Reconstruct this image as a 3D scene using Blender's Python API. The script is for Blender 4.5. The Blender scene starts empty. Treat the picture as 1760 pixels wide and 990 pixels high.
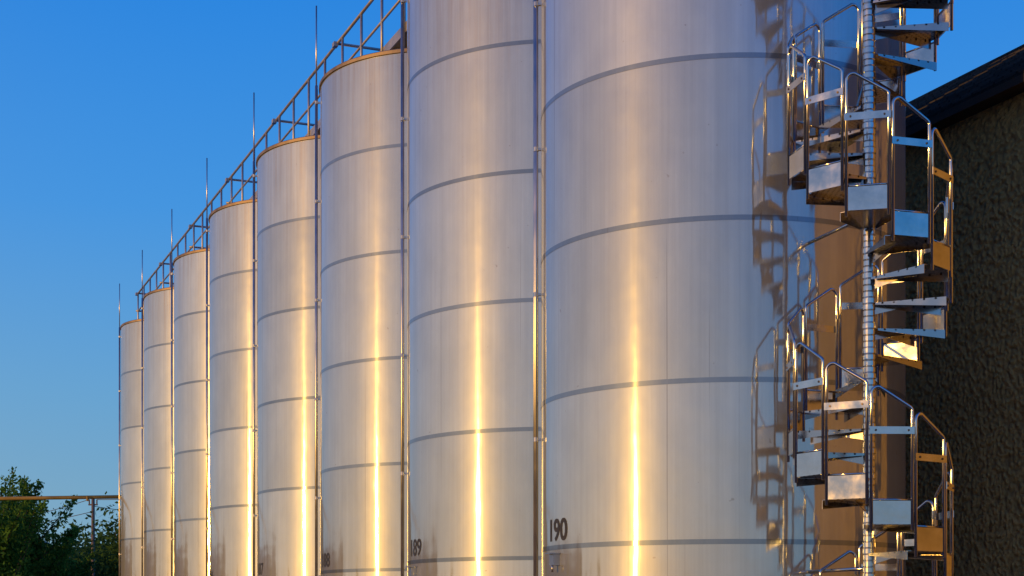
import bpy, math, random
from mathutils import Vector, Matrix
random.seed(7)
S=1.25; F=2700.0; EYE=1.6
sc=bpy.context.scene
sc.view_settings.view_transform='Standard'; sc.view_settings.look='None'; sc.view_settings.exposure=0
COL=sc.collection

# ---------------------------------------------------------------- helpers
class MB:
    def __init__(s): s.v=[]; s.f=[]; s.sm=[]
    def add(s,vs,fs,sm=False):
        o=len(s.v); s.v+= [tuple(v) for v in vs]
        s.f+=[tuple(i+o for i in f) for f in fs]; s.sm+=[sm]*len(fs)
    def box(s,c,size,M=None):
        x,y,z=[a/2 for a in size]; c=Vector(c)
        vs=[Vector((a*x,b*y,d*z)) for a in(-1,1) for b in(-1,1) for d in(-1,1)]
        if M is not None: vs=[M@v for v in vs]
        s.add([v+c for v in vs],[(0,1,3,2),(4,6,7,5),(0,4,5,1),(2,3,7,6),(0,2,6,4),(1,5,7,3)])
    def tube(s,pts,r,n=10,cap=True):
        pts=[Vector(p) for p in pts]
        rs=r if isinstance(r,(list,tuple)) else [r]*len(pts)
        vs=[]; ref=None
        for i,p in enumerate(pts):
            if i==0: t=pts[1]-p
            elif i==len(pts)-1: t=p-pts[i-1]
            else: t=(pts[i+1]-p).normalized()+(p-pts[i-1]).normalized()
            t.normalize()
            if ref is None:
                ref=t.orthogonal().normalized()
            ref=(ref-t*ref.dot(t)).normalized(); b=t.cross(ref)
            for k in range(n):
                a=2*math.pi*k/n
                vs.append(p+(ref*math.cos(a)+b*math.sin(a))*rs[i])
        fs=[]
        for i in range(len(pts)-1):
            for k in range(n):
                k2=(k+1)%n
                fs.append((i*n+k,i*n+k2,(i+1)*n+k2,(i+1)*n+k))
        s.add(vs,fs,True)
        if cap:
            o=len(s.v)-len(vs)
            s.f.append(tuple(o+k for k in reversed(range(n)))); s.sm.append(False)
            s.f.append(tuple(o+(len(pts)-1)*n+k for k in range(n))); s.sm.append(False)
    def lathe(s,prof,n=128,smooth=True,c=(0,0)):
        vs=[]
        for r,z in prof:
            for k in range(n):
                a=2*math.pi*k/n; vs.append((c[0]+r*math.cos(a),c[1]+r*math.sin(a),z))
        fs=[]
        for i in range(len(prof)-1):
            for k in range(n):
                k2=(k+1)%n; fs.append((i*n+k,i*n+k2,(i+1)*n+k2,(i+1)*n+k))
        s.add(vs,fs,smooth)
    def mesh(s,name):
        m=bpy.data.meshes.new(name); m.from_pydata(s.v,[],s.f)
        m.polygons.foreach_set('use_smooth',s.sm); m.update(); return m
def obj(name,data,mat=None,parent=None,loc=None,**props):
    o=bpy.data.objects.new(name,data); COL.objects.link(o)
    if mat is not None and data is not None and len(data.materials)==0: data.materials.append(mat)
    if parent is not None: o.parent=parent
    if loc is not None: o.location=loc
    for k,v in props.items(): o[k]=v
    return o

def newmat(name):
    m=bpy.data.materials.new(name); m.use_nodes=True; nt=m.node_tree; nt.nodes.clear()
    return m,nt
class N:
    def __init__(s,nt): s.nt=nt
    def n(s,t,**kw):
        nd=s.nt.nodes.new(t)
        for k,v in kw.items(): setattr(nd,k,v)
        return nd
    def l(s,a,b): s.nt.links.new(a,b)
    def set(s,sock,v):
        if isinstance(v,(int,float,tuple,list)): sock.default_value=v
        else: s.l(v,sock)
    def math(s,op,a,b=None,c=None,clamp=False):
        nd=s.n('ShaderNodeMath',operation=op); nd.use_clamp=clamp
        s.set(nd.inputs[0],a)
        if b is not None: s.set(nd.inputs[1],b)
        if c is not None: s.set(nd.inputs[2],c)
        return nd.outputs[0]
    def mix(s,fac,a,b,bt='MIX'):
        nd=s.n('ShaderNodeMix',data_type='RGBA',blend_type=bt)
        s.set(nd.inputs[0],fac); s.set(nd.inputs[6],a); s.set(nd.inputs[7],b)
        return nd.outputs[2]
    def ramp(s,v,p0,p1,c0=0,c1=1):
        nd=s.n('ShaderNodeMapRange'); nd.clamp=True
        s.set(nd.inputs[0],v); nd.inputs[1].default_value=p0; nd.inputs[2].default_value=p1
        nd.inputs[3].default_value=c0; nd.inputs[4].default_value=c1
        return nd.outputs[0]
    def cramp(s,v,stops):
        nd=s.n('ShaderNodeValToRGB'); s.set(nd.inputs[0],v); e=nd.color_ramp.elements
        e[0].position=stops[0][0]; e[0].color=stops[0][1]+(1,)
        e[1].position=stops[-1][0]; e[1].color=stops[-1][1]+(1,)
        for p,c in stops[1:-1]:
            q=e.new(p); q.color=c+(1,)
        return nd.outputs[0]
    def noise(s,vec,scale,detail=3,rough=.5,dim='3D'):
        nd=s.n('ShaderNodeTexNoise',noise_dimensions=dim)
        s.set(nd.inputs['Vector'],vec); nd.inputs['Scale'].default_value=scale
        nd.inputs['Detail'].default_value=detail; nd.inputs['Roughness'].default_value=rough
        return nd.outputs['Fac']
    def comb(s,x,y,z):
        nd=s.n('ShaderNodeCombineXYZ'); s.set(nd.inputs[0],x); s.set(nd.inputs[1],y); s.set(nd.inputs[2],z); return nd.outputs[0]
    def princ(s,col,rough,metal=0,aniso=0,normal=None,tangent=None,anrot=0):
        nd=s.n('ShaderNodeBsdfPrincipled')
        s.set(nd.inputs['Base Color'],col); s.set(nd.inputs['Roughness'],rough); nd.inputs['Metallic'].default_value=metal
        nd.inputs['Anisotropic'].default_value=aniso; nd.inputs['Anisotropic Rotation'].default_value=anrot
        if normal is not None: s.l(normal,nd.inputs['Normal'])
        if tangent is not None: s.l(tangent,nd.inputs['Tangent'])
        return nd
    def out(s,sh):
        o=s.n('ShaderNodeOutputMaterial'); s.l(sh,o.inputs[0])
    def bump(s,h,strength,dist):
        b=s.n('ShaderNodeBump'); b.inputs['Strength'].default_value=strength; b.inputs['Distance'].default_value=dist
        s.l(h,b.inputs['Height']); return b.outputs[0]

def simple(name,col,rough=.6,metal=0,var=.15,scale=8,bump=.0,bscale=40):
    m,nt=newmat(name); g=N(nt)
    tc=g.n('ShaderNodeTexCoord').outputs['Object']
    nz=g.noise(tc,scale,4)
    dark=tuple(c*(1-var) for c in col)+(1,); lite=tuple(min(1,c*(1+var)) for c in col)+(1,)
    c=g.mix(g.ramp(nz,.3,.7),dark,lite)
    nrm=None
    if bump>0: nrm=g.bump(g.noise(tc,bscale,4),bump,.01)
    p=g.princ(c,g.ramp(nz,.3,.7,max(0,rough-.06),min(1,rough+.06)),metal,normal=nrm)
    g.out(p.outputs[0]); return m

# ---------------------------------------------------------------- tank steel
def tank_steel(name='brushed_tank_steel',k=(1,1,1)):
    m,nt=newmat(name); g=N(nt)
    tc=g.n('ShaderNodeTexCoord').outputs['Object']
    sep=g.n('ShaderNodeSeparateXYZ'); g.l(tc,sep.inputs[0]); x,y,z=sep.outputs
    rnd=g.n('ShaderNodeObjectInfo').outputs['Random']
    ang=g.math('ARCTAN2',y,x)
    r10=g.math('MULTIPLY',rnd,40)
    def vs(sx,sz):
        return g.comb(g.math('ADD',g.math('MULTIPLY',x,sx),r10),g.math('MULTIPLY',y,sx),g.math('MULTIPLY',z,sz))
    st=g.noise(vs(9,.22),1.0,5,.6)
    big=g.noise(vs(1.6,.7),1.0,3,.5)
    rip=g.noise(vs(2.6,2.2),1.0,2,.5)
    cloud=g.noise(vs(2.2,1.5),1.0,5,.6)
    drip=g.noise(vs(24,.6),1.0,4,.65)
    fine=g.noise(vs(40,.5),1.0,3,.6)
    scr=g.noise(vs(30,.16),1.0,1,.5)
    cz=g.math('ADD',g.math('DIVIDE',g.math('SUBTRACT',z,EYE),S),.5)
    ci=g.math('FLOOR',cz)
    wn=g.n('ShaderNodeTexWhiteNoise',noise_dimensions='2D'); g.l(g.comb(ci,r10,0),wn.inputs['Vector'])
    w=wn.outputs['Value']
    seam=g.math('ADD',-2.9,g.math('MULTIPLY',w,2.6))
    d=g.math('ABSOLUTE',g.math('SUBTRACT',ang,seam))
    smask=g.math('LESS_THAN',d,.0013)
    tone=g.ramp(w,0,1,.88,1.03)
    topm=g.ramp(z,6.6,8.4,0,1)
    dm=g.math('MULTIPLY',g.math('MULTIPLY',g.ramp(drip,.46,.68),topm),.5)
    base=g.mix(g.ramp(st,.3,.7),(.52*k[0],.59*k[1],.63*k[2],1),(.60*k[0],.67*k[1],.705*k[2],1))
    base=g.mix(g.ramp(cloud,.35,.65,.25,0),base,(.33,.38,.43,1))
    base=g.mix(g.ramp(fine,.35,.65,.0,.14),base,(.36,.38,.40,1))
    base=g.mix(g.ramp(scr,.735,.76,0,.35),base,(.2,.2,.22,1))
    base=g.mix(dm,base,(.42,.34,.26,1))
    base=g.mix(1.0,base,g.comb(tone,tone,tone),'MULTIPLY')
    base=g.mix(g.math('MULTIPLY',smask,.3),base,(.3,.3,.32,1))
    spots=g.noise(tc,14,2,.5); base=g.mix(g.ramp(spots,.74,.78,0,.5),base,(.3,.28,.27,1))
    h=g.math('ADD',g.math('ADD',g.math('MULTIPLY',big,1.0),g.math('MULTIPLY',rip,1.3)),g.math('MULTIPLY',st,.03))
    nrm=g.bump(h,.12,.02)
    tg=g.n('ShaderNodeTangent',direction_type='RADIAL',axis='Z').outputs[0]
    p1=g.princ(base,g.ramp(st,.3,.7,.058,.075),1,aniso=.74,normal=nrm,tangent=tg,anrot=.25)
    p2=g.princ(base,.36,1,normal=nrm)
    p3=g.princ(base,.76,1,normal=nrm)
    m1=g.n('ShaderNodeMixShader'); m1.inputs[0].default_value=.105; g.l(p1.outputs[0],m1.inputs[1]); g.l(p2.outputs[0],m1.inputs[2])
    m2=g.n('ShaderNodeMixShader'); m2.inputs[0].default_value=.34; g.l(m1.outputs[0],m2.inputs[1]); g.l(p3.outputs[0],m2.inputs[2])
    g.out(m2.outputs[0]); return m
M_TANK=tank_steel()
M_BAND=tank_steel('weld_band_steel',(.44,.50,.60))
M_RIM=simple('stained_rim_steel',(.22,.19,.17),.6,1,.25,6)
M_ROOFSTEEL=simple('tank_roof_steel',(.55,.55,.56),.45,1,.1,3)
M_PIPE=simple('galvanised_pipe',(.42,.44,.48),.35,1,.12,4)
M_STAIR=simple('polished_stair_steel',(.54,.56,.59),.14,1,.06,6)
M_PLATE=simple('plate_stair_steel',(.52,.53,.55),.17,1,.14,9,.2,5)
M_RAIL=simple('weathered_guardrail_steel',(.33,.34,.37),.5,.8,.15,5)
M_INK=simple('black_number_paint',(.02,.02,.022),.5,0,.3,20)
M_CONC=simple('concrete_plinth',(.32,.31,.29),.9,0,.2,3,.4,30)
M_BOLT=simple('dark_bolt',(.12,.10,.09),.4,1)

# ---------------------------------------------------------------- tanks
R=1.25*S
CA=Vector((1.81,13.5)); STEP=Vector((-1.319,3.255))
rdir=STEP.normalized(); ndir=Vector((rdir.y,-rdir.x))  # ndir points away (behind)
TOP=EYE+6.74
mb=MB(); mb.lathe([(R,.45),(R,2.0),(R,3.5),(R,5),(R,6.5),(R,TOP)],200); m_shell=mb.mesh('shell'); m_shell.materials.append(M_TANK)
mb=MB(); mb.lathe([(R+.004,TOP-.03),(R+.018,TOP-.026),(R+.018,TOP+.012),(R+.01,TOP+.022),(R-.05,TOP+.022)],160,False); m_rim=mb.mesh('rim'); m_rim.materials.append(M_RIM)
mb=MB(); mb.lathe([(R-.05,TOP+.020),(R*.5,TOP+.2),(.25,TOP+.3),(.25,TOP+.45),(.001,TOP+.45)],96); m_roof=mb.mesh('roof'); m_roof.materials.append(M_ROOFSTEEL)
mb=MB(); mb.lathe([(R+.0022,-.020),(R+.0022,.020)],200,True); m_band=mb.mesh('weld_band'); m_band.materials.append(M_BAND)
mb=MB(); mb.lathe([(R+.12,0),(R+.12,.44),(R+.10,.448),(.01,.448)],96,False); m_pl=mb.mesh('plinth'); m_pl.materials.append(M_CONC)
def azp(phi,rad,z): # phi degrees left of camera-facing (-Y)
    a=math.radians(phi); return Vector((-math.sin(a)*rad,-math.cos(a)*rad,z))
PA=85
mb=MB()
mb.tube([azp(PA,R+.05,.5),azp(PA,R+.05,TOP+.05)],.019,12)
mb.tube([azp(PA,R+.05,TOP+.05),azp(PA,R+.05,EYE+6.24*S)],.010,8)
mb.tube([azp(PA+2.2,R+.06,.5),azp(PA+2.2,R+.06,TOP-.1)],.009,8)
for z in [EYE+(k+.5)*S-.3 for k in range(-1,6)]:
    Mr=Matrix.Rotation(-math.radians(PA),3,'Z')
    mb.box(azp(PA,R+.03,z),(.03,.05,.02),Mr)
    mb.lathe([(.0195,z-.02),(.022,z-.018),(.022,z+.018),(.0195,z+.02)],12,False,c=azp(PA,R+.05,0)[:2])
m_pipe=mb.mesh('level_gauge_pipe'); m_pipe.materials.append(M_PIPE)
mb=MB()
mb.box((0,0,0),(.075,.06,.09)); mb.box((0,-.02,.052),(.095,.09,.010)); mb.tube([(0,-.02,-.04),(0,-.02,-.10)],.010,8)
m_box=mb.mesh('sample_fitting'); m_box.materials.append(M_PIPE)

def text_mesh(txt,off):
    cu=bpy.data.curves.new('t','FONT'); cu.body=txt; cu.size=1; cu.offset=off; cu.align_x='CENTER'; cu.resolution_u=6
    o=bpy.data.objects.new('t',cu); COL.objects.link(o)
    dg=bpy.context.evaluated_depsgraph_get(); dg.update()
    me=bpy.data.meshes.new_from_object(o.evaluated_get(dg))
    bpy.data.objects.remove(o)
    return me
def number(txt,phi,z,h,w,parent):
    me=text_mesh(txt,.022 if txt=='190' else .014)
    ys=[v.co.y for v in me.vertices]; y0,y1=min(ys),max(ys); k=h/(y1-y0)
    xs=[v.co.x for v in me.vertices]; x0,x1=min(xs),max(xs)
    for v in me.vertices:
        u=((v.co.x-(x0+x1)/2)/(x1-x0))*w; zz=(v.co.y-y0)*k+z-h/2
        p=azp(phi-math.degrees(u/R),R+.0035,zz); v.co=p
    me.materials.append(M_INK)
    obj('number_marking',me,None,parent,label='black stencilled number %s'%txt)

nums=['190','189','188','187','186',None,None,None]; phis=[66.5,67,66.5,67,68]; nw=[.33,.31,.31,.31,.3]
xoff=[.004,-.043,-.04,-.045,-.05,-.025,-.03,0]; yoff=[.17]+[0]*7
for k in range(8):
    c=CA+STEP*k
    t=obj('storage_tank',None,loc=(c.x+xoff[k],c.y+yoff[k],0))
    t.empty_display_size=.5
    t['label']=('tall stainless steel tank numbered %s with weld bands'%nums[k]) if nums[k] else 'tall stainless steel tank with weld bands beside its neighbours'
    if k==0: t['label']='wide stainless steel tank numbered 190 beside the spiral staircase'
    t['category']='tank'; t['group']='row of steel storage tanks'
    obj('shell',m_shell,None,t); obj('rim',m_rim,None,t); obj('roof',m_roof,None,t); obj('plinth',m_pl,None,t)
    for j in range(-1,5): obj('weld_band',m_band,None,t,loc=(0,0,EYE+(j+.5)*S))
    obj('level_gauge_pipe',m_pipe,None,t)
    if k<5:
        number(nums[k],phis[k],2.37,.19 if k==0 else .175,nw[k],t)
        b=obj('sample_fitting',m_box,None,t,loc=azp(phis[k],R+.03,2.12)); b.rotation_euler=(0,0,-math.radians(phis[k]))

# ---------------------------------------------------------------- catwalk on the tanks
def P(t,off,z):
    p=CA+rdir*t+ndir*off; return Vector((p.x,p.y,z))
cw=obj('catwalk',None,loc=P(0,-.5,TOP+.2)); cw['label']='steel catwalk with guardrails running across the tank tops'; cw['category']='catwalk'
inv=-Vector(cw.location)
def cobj(name,mbx,mat):
    o=obj(name,mbx.mesh(name),mat,cw); o.location=inv; return o
t0=-1.2; t1=7*STEP.length+1.6; ZR=9.44
mb=MB()
Mrow=Matrix.Rotation(math.atan2(rdir.y,rdir.x),3,'Z')
mb.box(P((t0+t1)/2,-.5,TOP+.32),(t1-t0,.84,.03),Mrow)
mb.box(P((t0+t1)/2,-.93,TOP+.30),(t1-t0,.02,.12),Mrow); mb.box(P((t0+t1)/2,-.07,TOP+.30),(t1-t0,.02,.12),Mrow)
cobj('deck',mb,M_RAIL)
for off in (-.95,-.05):
    mb=MB(); mb.tube([P(t0,off,ZR),P(t1,off,ZR)],.021,8); cobj('handrail',mb,M_RAIL)
    mb=MB(); mb.tube([P(t0,off,ZR-.42),P(t1,off,ZR-.42)],.016,8); cobj('middle_rail',mb,M_RAIL)
    mp=None
    nP=int((t1-t0)/.88)
    for i in range(nP+1):
        t=t0+i*(t1-t0)/nP
        if mp is None:
            mb=MB(); mb.tube([(0,0,TOP+.05),(0,0,ZR-.01)],.018,8); mp=mb.mesh('guard_post'); mp.materials.append(M_RAIL)
        o=obj('guard_post',mp,None,cw); o.location=inv+P(t,off,0)
for k in range(8):
    t=k*STEP.length+ (1.75 if k<7 else 1.6)
    mb=MB()
    for z in (ZR,ZR-.42): mb.tube([P(t,-1.0,z),P(t,-.05,z)],.02,8)
    mb.box(P(t,-.98,ZR-.02),(.10,.06,.06),Mrow)
    cobj('cross_rail',mb,M_RAIL)

# ---------------------------------------------------------------- spiral staircase
SX,SY=2.63,11.57; RISE=.184; DPH=31.4; SS=.982
def tread_mat():
    m,nt=newmat('perforated_tread_steel'); g=N(nt)
    tc=g.n('ShaderNodeTexCoord').outputs['Object']
    sep=g.n('ShaderNodeSeparateXYZ'); g.l(tc,sep.inputs[0])
    k=math.pi*2/.055
    hx=g.math('SINE',g.math('MULTIPLY',sep.outputs[0],k)); hy=g.math('SINE',g.math('MULTIPLY',sep.outputs[1],k))
    mk=g.math('GREATER_THAN',g.math('MULTIPLY',hx,hy),.62)
    flat=g.math('GREATER_THAN',sep.outputs[2],-.01); mk=g.math('MULTIPLY',mk,flat)
    nz=g.noise(tc,7,4)
    c=g.mix(mk,g.mix(nz,(.32,.33,.36,1),(.46,.46,.48,1)),(.012,.012,.012,1))
    p=g.princ(c,g.ramp(nz,.3,.7,.12,.22),1); g.out(p.outputs[0]); return m
M_TREAD=tread_mat()
# tread
mb=MB()
hw0,hw1,r0,r1=.050,.195,.045,.588
def plate(pts,thick):
    n=len(pts); a=[Vector(p) for p in pts]; nn=(a[1]-a[0]).cross(a[2]-a[1]).normalized()*thick
    vs=a+[p+nn for p in a]
    fs=[tuple(reversed(range(n))),tuple(range(n,2*n))]+[(i,(i+1)%n,(i+1)%n+n,i+n) for i in range(n)]
    mb.add(vs,fs)
plate([(r0,-hw0,0),(r1-.03,-hw1,0),(r1,-hw1*.6,0),(r1,hw1*.6,0),(r1-.03,hw1,0),(r0,hw0,0)],.004)
for sgn in(-1,1):
    L=.062
    plate([(r0,sgn*hw0,-.012),(r1-.03,sgn*hw1,-L),(r1-.03,sgn*hw1,-.0005),(r0,sgn*hw0,-.0005)],.004)
plate([(.04,0,-.002),(.40,0,-.002),(.04,0,-.075)],.005)
m_tread=mb.mesh('tread'); m_tread.materials.append(M_TREAD)
# guard frame
PX,PY=.598,.152
def arc(cx,cz,r,a0,a1,n=6):
    return [(PX,cx+r*math.cos(math.radians(a0+(a1-a0)*i/n)),cz+r*math.sin(math.radians(a0+(a1-a0)*i/n))) for i in range(n+1)]
mb=MB()
zh,zl=.965,.845
path=[(PX,-PY,-.04),(PX,-PY,zh-.06)]
path+=arc(-PY+.05,zh-.05,.05,180,75,7)
path+=arc(PY-.045,zl-.06,.05,60,0,5)
path=[(p[0],min(p[1],PY),p[2]) for p in path]
path+=[(PX,PY,-.04)]
mb.tube(path,.0120,10)
mb.tube([(PX,-PY,.175),(PX,PY,.175)],.007,8)
m_frame=mb.mesh('guard_frame'); m_frame.materials.append(M_STAIR)
mb=MB(); mb.box((PX+.012,0,.66),(.006,2*PY+.03,.052)); m_mid=mb.mesh('guard_plate'); m_mid.materials.append(M_PLATE)
mb=MB(); mb.tube([(PX+.013,0,.66),(PX+.020,0,.66)],.008,8)
m_bolt=mb.mesh('bolt'); m_bolt.materials.append(M_BOLT)
mb=MB(); mb.box((PX+.002,0,.085),(.004,2*PY-.024,.165)); m_kick=mb.mesh('kick_plate'); m_kick.materials.append(M_PLATE)

st=obj('spiral_staircase',None,loc=(SX*SS,SY*SS,EYE*(1-SS))); st.scale=(SS*.955,SS*.955,SS)
st['label']='polished stainless steel spiral staircase standing beside the tank'; st['category']='staircase'
mb=MB(); prof=[(.045,-.029)]
ZT=8.75; z=0
zref=2.47
kk=int(zref/RISE)+1; zb=zref-kk*RISE
zz=zb
while zz<ZT:
    q=RISE/4
    for j in range(4):
        a=max(.001,zz+j*q); rr=.052 if j==0 else (.048 if j%2 else .0465)
        if zz+j*q<0.02: continue
        prof+=[(.0415,a+.001),(rr,a+.006),(rr,a+q-.006),(.0415,a+q-.001)]
    zz+=RISE
prof+=[(.04,zz+.3),(.001,zz+.32)]
mb.lathe(prof,28,False); 
me=mb.mesh('center_column'); obj('center_column',me,M_STAIR,st)
mb=MB(); mb.lathe([(.22,-.029),(.22,-.015),(.06,-.013),(.055,.05)],32,False); obj('base_plate',mb.mesh('base_plate'),M_PLATE,st)
ntop=int((ZT-.3-zref)/RISE); nbot=int((zref-.1)/RISE)
for k in range(-ntop,nbot+1):
    phi=-28.5+DPH*k; z=zref-RISE*k
    o=obj('stair_step',m_tread,None,st,loc=(0,0,z)); o.rotation_euler=(0,0,math.radians(-90+phi))
    for nm,me in(('guard_frame',m_frame),('guard_plate',m_mid),('kick_plate',m_kick)):
        q=obj(nm,me,None,o)
    for sgn in(-1,1): obj('bolt',m_bolt,None,o,loc=(0,sgn*(PY-.03),0))
# brackets to the tank
for z in (2.0,4.6,7.2):
    d=Vector((CA.x-SX*SS,CA.y+.17-SY*SS)); L=(d.length-R)/(SS*.955); d.normalize()
    mb=MB(); mb.tube([(d.x*.05,d.y*.05,z),(d.x*(L+.01),d.y*(L+.01),z)],.014,8); obj('wall_bracket',mb.mesh('wall_bracket'),M_STAIR,st)

# ---------------------------------------------------------------- building behind
def stucco():
    m,nt=newmat('rough_dark_stucco'); g=N(nt)
    tc=g.n('ShaderNodeTexCoord').outputs['Object']
    n1=g.noise(tc,11,6,.62); n2=g.noise(tc,1.2,4); n3=g.noise(tc,34,3)
    vo=g.n('ShaderNodeTexVoronoi',feature='SMOOTH_F1'); g.l(tc,vo.inputs['Vector']); vo.inputs['Scale'].default_value=24
    h=g.math('ADD',g.math('MULTIPLY',n1,.8),g.math('MULTIPLY',vo.outputs['Distance'],-.8)); h=g.math('ADD',h,g.math('MULTIPLY',n3,.25))
    c=g.mix(g.ramp(n2,.3,.7),(.43,.32,.12,1),(.52,.39,.15,1)); c=g.mix(g.ramp(h,-.05,.3,.55,0),c,(.16,.12,.05,1))
    p=g.princ(c,.9,0,normal=g.bump(h,1,.085)); g.out(p.outputs[0]); return m
def slate():
    m,nt=newmat('dark_roof_slate'); g=N(nt)
    tc=g.n('ShaderNodeTexCoord').outputs['Object']
    br=g.n('ShaderNodeTexBrick'); g.l(tc,br.inputs['Vector'])
    br.inputs['Color1'].default_value=(.016,.016,.017,1); br.inputs['Color2'].default_value=(.045,.045,.048,1); br.inputs['Mortar'].default_value=(.004,.004,.004,1)
    br.inputs['Scale'].default_value=1; br.inputs['Brick Width'].default_value=.3; br.inputs['Row Height'].default_value=.21; br.inputs['Mortar Size'].default_value=.014
    c=g.mix(g.ramp(g.noise(tc,5,5),.35,.7,0,.4),br.outputs[0],(.034,.032,.03,1))
    p=g.princ(c,.8,0,normal=g.bump(g.noise(tc,25,3),.8,.02)); p.inputs['Specular IOR Level'].default_value=.2; g.out(p.outputs[0]); return m
M_STUC=stucco(); M_SLATE=slate(); M_WOOD=simple('dark_brown_eave_wood',(.02,.015,.013),.85,0,.3,10,.3)
WO=2.45; EO=2.25; ZE=6.24; RW=3.5; RT=.6
bd=obj('stucco_building',None,loc=P(4,WO,0)); bd['label']='dark rough stucco building with slate roof behind the tanks'; bd['category']='building'
rotz=math.atan2(rdir.y,rdir.x)
def bframe(name,mbx,mat):
    o=obj(name,mbx.mesh(name),mat,bd); o.rotation_euler=(0,0,rotz); return o
T0,T1=-9.8,16.
mb=MB(); D=2*RW-.5
mb.box(((T0+T1)/2,-D/2,(ZE-.02)/2+.05),(T1-T0,D,ZE-.06))
for x in(T0+.001,T1-.001):
    mb.add([(x,0,ZE),(x,-D,ZE),(x,-D/2,ZE+D/2*RT)],[(0,1,2)])
bframe('wall',mb,M_STUC)
mb=MB(); rows=16; yE=(WO-EO)
rl=RW/rows
for side in(1,-1):
    for i in range(rows):
        a=i*rl; b=(i+1)*rl+.02
        ya=yE-a; yb=yE-b; za=ZE+a*RT+.032; zb2=ZE+b*RT+.004
        if side<0: ya=yE-2*RW+a; yb=yE-2*RW+b
        x0,x1=T0-.4,T1+.4
        mb.add([(x0,ya,za),(x1,ya,za),(x1,yb,zb2),(x0,yb,zb2),(x0,ya,za-.028),(x1,ya,za-.028)],[(0,1,2,3) if side<0 else (3,2,1,0),(4,5,1,0)])
mb.tube([(T0-.4,yE-RW,ZE+RW*RT+.01),(T1+.4,yE-RW,ZE+RW*RT+.01)],.04,8)
bframe('roof',mb,M_SLATE)
mb=MB()
mb.box(((T0+T1)/2,yE-.012,ZE-.03),(T1-T0+.8,.025,.07))
mb.box(((T0+T1)/2,yE/2-.02,ZE-.045),(T1-T0+.8,yE-.04,.02))
bframe('eave',mb,M_WOOD)

# ---------------------------------------------------------------- ground and hills
M_GROUND=simple('dry_grass_ground',(.09,.085,.045),.95,0,.4,.6,.5,6)
M_YARD=simple('worn_asphalt_yard',(.11,.10,.09),.9,0,.25,.8,.3,20)
mb=MB(); G=4000; mb.add([(-G,-G,0),(G,-G,0),(G,G,0),(-G,G,0)],[(0,1,2,3)]); obj('ground',mb.mesh('ground'),M_GROUND,kind='structure')
mb=MB()
q=[P(-16,-6,.004),P(30,-6,.004),P(30,7,.004),P(-16,7,.004)]
mb.add(q,[(0,3,2,1)]); o=obj('pavement',mb.mesh('pavement'),M_YARD,kind='structure')
M_HILL=simple('distant_wooded_hill',(.05,.075,.075),1,0,.3,.02,0)
from mathutils import noise as mn
mb=MB(); nx,ny=200,8; vs=[]
for j in range(ny+1):
    for i in range(nx+1):
        a=math.radians(-75+ i*80/nx); d=420+j*45
        env=math.sin(math.pi*j/ny)
        hh=env*(30+6*mn.noise(Vector((i*.06,j*.3,0)))+3*mn.noise(Vector((i*.5,j*.8,3)))+2.2*mn.noise(Vector((i*1.4,j*1.9,5))))
        vs.append((math.sin(a)*d,math.cos(a)*d,hh-1))
mb.add(vs,[(j*(nx+1)+i,j*(nx+1)+i+1,(j+1)*(nx+1)+i+1,(j+1)*(nx+1)+i) for j in range(ny) for i in range(nx)],False)
obj('hills',mb.mesh('hills'),M_HILL,kind='structure')

# ---------------------------------------------------------------- trees
def leafmat(name,a,b):
    m,nt=newmat(name); g=N(nt)
    tc=g.n('ShaderNodeTexCoord').outputs['Object']
    c=g.mix(g.ramp(g.noise(tc,.9,3),.35,.65),a+(1,),b+(1,))
    c=g.mix(g.ramp(g.noise(tc,9,2),.4,.7,0,.5),c,tuple(x*1.6 for x in b)+(1,))
    d=g.n('ShaderNodeBsdfDiffuse'); g.l(c,d.inputs[0]); t=g.n('ShaderNodeBsdfTranslucent'); g.l(c,t.inputs[0])
    mx=g.n('ShaderNodeMixShader'); mx.inputs[0].default_value=.35; g.l(d.outputs[0],mx.inputs[1]); g.l(t.outputs[0],mx.inputs[2])
    g.out(mx.outputs[0]); return m
M_LEAF=leafmat('green_leaves',(.045,.13,.025),(.075,.175,.035))
M_LEAF2=leafmat('dark_green_leaves',(.026,.07,.024),(.042,.10,.032))
M_BARK=simple('grey_brown_bark',(.09,.07,.05),.9,0,.3,6,.4)
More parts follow.
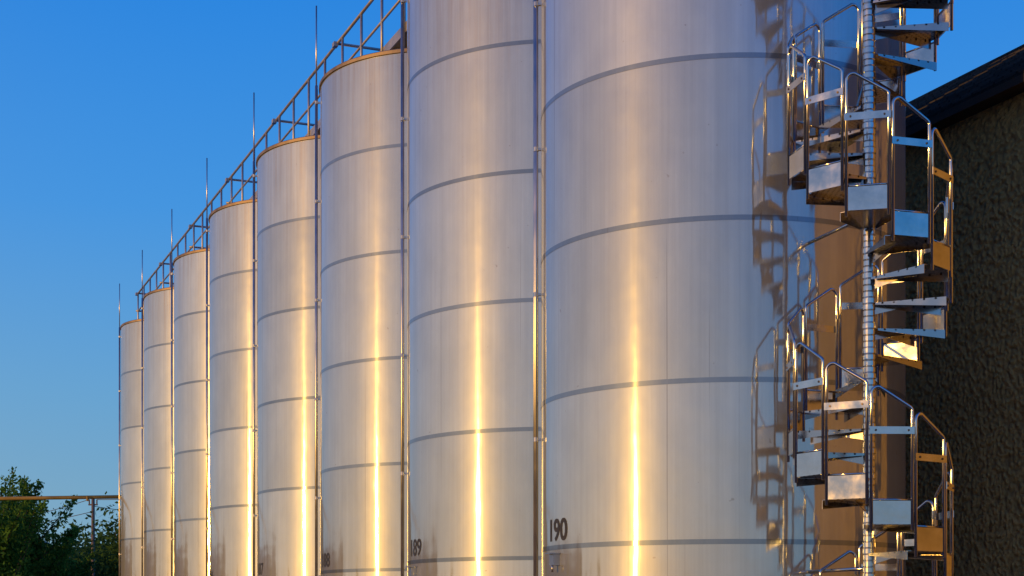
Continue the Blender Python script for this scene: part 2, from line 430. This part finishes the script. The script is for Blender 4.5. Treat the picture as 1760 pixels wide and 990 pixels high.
def tree_meshes(h,w,n,seed,spiky=False,leaf=.09,mat=M_LEAF):
    rg=random.Random(seed); tr=MB(); cr=MB()
    top=Vector((rg.uniform(-.2,.2),rg.uniform(-.2,.2),h*.62))
    tr.tube([(0,0,0),(top.x*.4,top.y*.3,h*.3),top],[h*.02,h*.015,h*.007],8)
    tips=[]
    nb=52 if spiky else 20
    for i in range(nb):
        f=rg.uniform(.1,1); st=Vector((0,0,0)).lerp(top,f*.95+.05)
        a=rg.uniform(0,6.283); rr=w*.5*rg.uniform(.15,1)
        if spiky: e=Vector((math.cos(a)*rr,math.sin(a)*rr,h*rg.uniform(.5,1.04)-rr*.28))
        else:
            zz=rg.uniform(.3,.95); rr*=math.sqrt(max(.1,1-((zz-.55)/.5)**2)); e=Vector((math.cos(a)*rr,math.sin(a)*rr,h*zz))
        mid=st.lerp(e,.5)+Vector((0,0,-.05*h if spiky else .02*h)); tr.tube([st,mid,e],[h*.006,h*.0035,h*.0012],5,False)
        tips.append((st,mid,e))
    for i in range(n):
        s_,m_,e_=tips[int(rg.random()*len(tips))]
        t=rg.random()**.7
        p=(s_.lerp(m_,t*2) if t<.5 else m_.lerp(e_,t*2-1))
        sg=(w*.065*(1.35-t)**1.4) if spiky else w*.12
        if t<.12: continue
        p=p+Vector((rg.gauss(0,sg),rg.gauss(0,sg),rg.gauss(0,sg*.9)))
        if p.z<.15: p.z=.15+rg.random()*.4
        u=Vector((rg.gauss(0,1),rg.gauss(0,1),rg.gauss(0,1))).normalized(); v=u.orthogonal().normalized()
        v=Matrix.Rotation(rg.uniform(0,6.28),3,u)@v; k=leaf*rg.uniform(.6,1.4)
        cr.add([p-u*k,p+v*k*.45,p+u*k,p-v*k*.45],[(0,1,2,3)])
    a=tr.mesh('trunk'); a.materials.append(M_BARK); b=cr.mesh('crown'); b.materials.append(mat); return a,b
T_SP=tree_meshes(5.6,3.6,24000,1,True,.06)
T_SP2=tree_meshes(4.6,3.2,18000,5,True,.06)
T_RO=tree_meshes(5.4,3.4,14000,2,False,.08,M_LEAF2)
T_LO=tree_meshes(3.6,4.6,12000,3,False,.09,M_LEAF2)
T_BIG=tree_meshes(9,7,12000,4,False,.2,M_LEAF2)
def put(ms,px,d,sc_=1,rot=0,label='leafy green tree beyond the yard',name='tree'):
    X=(px-880)/F*d
    o=obj('%s'%name,None,loc=(X,d,0)); o.scale=(sc_,)*3; o.rotation_euler=(0,0,rot)
    o['label']=label; o['category']='tree'; o['group']='trees beyond the yard'
    obj('trunk',ms[0],None,o); obj('crown',ms[1],None,o)
LS='spiky young green tree with upright shoots'; LD='dense dark green tree beside the tanks'; LL='low leafy tree near the utility pole'
put(T_SP,30,43,1.04,.3,LS,'green_tree')
put(T_SP2,-25,41,1.12,1.3,LS,'green_tree')
put(T_SP2,84,50,.90,2.0,LS,'green_tree')
put(T_RO,215,50,1.0,.4,LD,'green_tree')
put(T_RO,262,54,1.0,2.4,LD,'green_tree')
put(T_LO,128,60,1.22,.9,LL,'green_tree')
put(T_LO,60,52,1.05,2.9,LL,'green_tree')
put(T_LO,-10,48,1.0,1.9,LL,'green_tree')
put(T_LO,178,66,1.38,4,LL,'green_tree')
for i in range(11):
    a=math.radians(-28-i*5.5+random.uniform(-2,2)); d=random.uniform(80,105)
    X=math.sin(a)*d; Y=math.cos(a)*d
    o=obj('green_tree',None,loc=(X,Y,0)); o.scale=(random.uniform(.4,.65),)*3; o.rotation_euler=(0,0,random.uniform(0,6))
    o['label']='broad dark green tree across the yard'; o['category']='tree'; o['group']='trees beyond the yard'
    obj('trunk',T_BIG[0],None,o); obj('crown',T_BIG[1],None,o)

# ---------------------------------------------------------------- overhead pipeline, pole, wires
M_YEL=simple('faded_yellow_pipe_paint',(.26,.19,.05),.7,0,.3,3)
M_CP=simple('weathered_concrete_pole',(.10,.09,.085),.9,0,.2,5)
cH=CA+STEP*7
pl=obj('overhead_pipeline',None,loc=(cH.x-R,cH.y+1.2,0)); pl['label']='thin yellowed overhead pipe leading to the tanks'; pl['category']='pipe'
mb=MB(); zz=4.58; pts=[(.8,.3,zz+.06),(-3,.2,zz),(-8,.1,zz-.06),(-18,0,zz-.14)]
mb.tube(pts,.045,10)
for xx in(-1.2,-4.2,-7.2,-10.2): mb.box((xx,.2,zz-.01),(.03,.11,.11))
obj('pipe',mb.mesh('pipe'),M_YEL,pl)
for xx in(-11.5,-17.5):
    mb=MB(); mb.tube([(xx,.05,0),(xx,.05,zz-.11)],.06,10); mb.box((xx,.05,zz-.14),(.3,.12,.04)); obj('support_post',mb.mesh('support_post'),M_RAIL,pl)
dP=58; up=obj('utility_pole',None,loc=((160-880)/F*dP,dP,0)); up['label']='grey concrete utility pole among the trees'; up['category']='pole'
mb=MB(); mb.tube([(0,0,0),(0,0,6.2)],[.09,.06],10); obj('pole_shaft',mb.mesh('pole_shaft'),M_CP,up)
mb=MB(); mb.box((0,0,5.95),(.34,.05,.05)); 
for xx in(-.14,.14): mb.tube([(xx,0,5.98),(xx,0,6.14)],.025,8)
obj('crossarm',mb.mesh('crossarm'),M_BARK,up)
M_WIRE=simple('black_cable',(.04,.04,.045),.6)
def wire(p0,p1,sag):
    p0=Vector(p0);p1=Vector(p1);pts=[]
    for i in range(25):
        t=i/24; p=p0.lerp(p1,t); p.z-=sag*4*t*(1-t); pts.append(p)
    return pts
base=Vector(up.location)
for i,(dx,z,e,sag) in enumerate([(-.14,6.14,(-40,85,7.6),1.2),(.14,6.14,(-9,55,7.0),.3),(0,5.7,(-42,80,6.3),1.0),(-.0,5.9,(-10,62,6.6),.4)]):
    mb=MB(); mb.tube(wire((dx,0,z),Vector(e)-base,sag),.013,5); obj('cable',mb.mesh('cable'),M_WIRE,up)

# ---------------------------------------------------------------- light
AZ=math.radians(240.8); EL=math.radians(3.0)
sd=Vector((math.sin(AZ)*math.cos(EL),math.cos(AZ)*math.cos(EL),math.sin(EL)))
L=bpy.data.lights.new('sun','SUN'); L.energy=4.2; L.angle=math.radians(.5); L.color=(1,.46,.06)
lo=obj('sun',L); lo.rotation_euler=sd.to_track_quat('Z','Y').to_euler()
w=bpy.data.worlds.new('World'); sc.world=w; w.use_nodes=True; nt=w.node_tree; nt.nodes.clear(); g=N(nt)
sky=g.n('ShaderNodeTexSky',sky_type='NISHITA'); sky.sun_disc=False; sky.sun_elevation=EL; sky.sun_rotation=AZ
sky.air_density=1.0; sky.dust_density=.6; sky.ozone_density=2.0
tc=g.n('ShaderNodeTexCoord').outputs['Generated']
sep=g.n('ShaderNodeSeparateXYZ'); g.l(tc,sep.inputs[0]); dx,dy,dz=sep.outputs
hl=g.math('SQRT',g.math('ADD',g.math('ADD',g.math('MULTIPLY',dx,dx),g.math('MULTIPLY',dy,dy)),1e-5))
dt=g.math('DIVIDE',g.math('ADD',g.math('MULTIPLY',dx,math.sin(AZ)),g.math('MULTIPLY',dy,math.cos(AZ))),hl)
elz=g.math('MAXIMUM',dz,0)
anti=g.cramp(elz,[(0,(.23,.38,.48)),(.06,(.175,.365,.53)),(.14,(.12,.345,.62)),(.25,(.05,.285,.72)),(.38,(.016,.22,.72)),(.7,(.010,.13,.50)),(1,(.01,.10,.42))])
warm=g.cramp(elz,[(0,(.56,.48,.43)),(.06,(.48,.48,.50)),(.14,(.37,.44,.56)),(.25,(.25,.36,.57)),(.38,(.14,.26,.54)),(.7,(.05,.14,.45)),(1,(.01,.10,.42))])
tt=g.n('ShaderNodeMapRange',interpolation_type='SMOOTHSTEP'); g.l(dt,tt.inputs[0]); tt.inputs[1].default_value=-.35; tt.inputs[2].default_value=.9
cs=g.mix(tt.outputs[0],anti,warm)
cs2=g.mix(1.0,cs,g.mix(1.0,sky.outputs[0],(.015,.015,.015,1),'MULTIPLY'),'ADD')
bg=g.n('ShaderNodeBackground'); g.l(cs2,bg.inputs[0]); bg.inputs[1].default_value=1.0
wo=g.n('ShaderNodeOutputWorld'); g.l(bg.outputs[0],wo.inputs[0])

cam=bpy.data.cameras.new('camera'); co=obj('camera',cam,loc=(0,0,EYE)); co.rotation_euler=(math.radians(90),0,0)
cam.sensor_width=36; cam.lens=F/1760*36; cam.shift_y=575/1760; cam.clip_end=8000
sc.camera=co
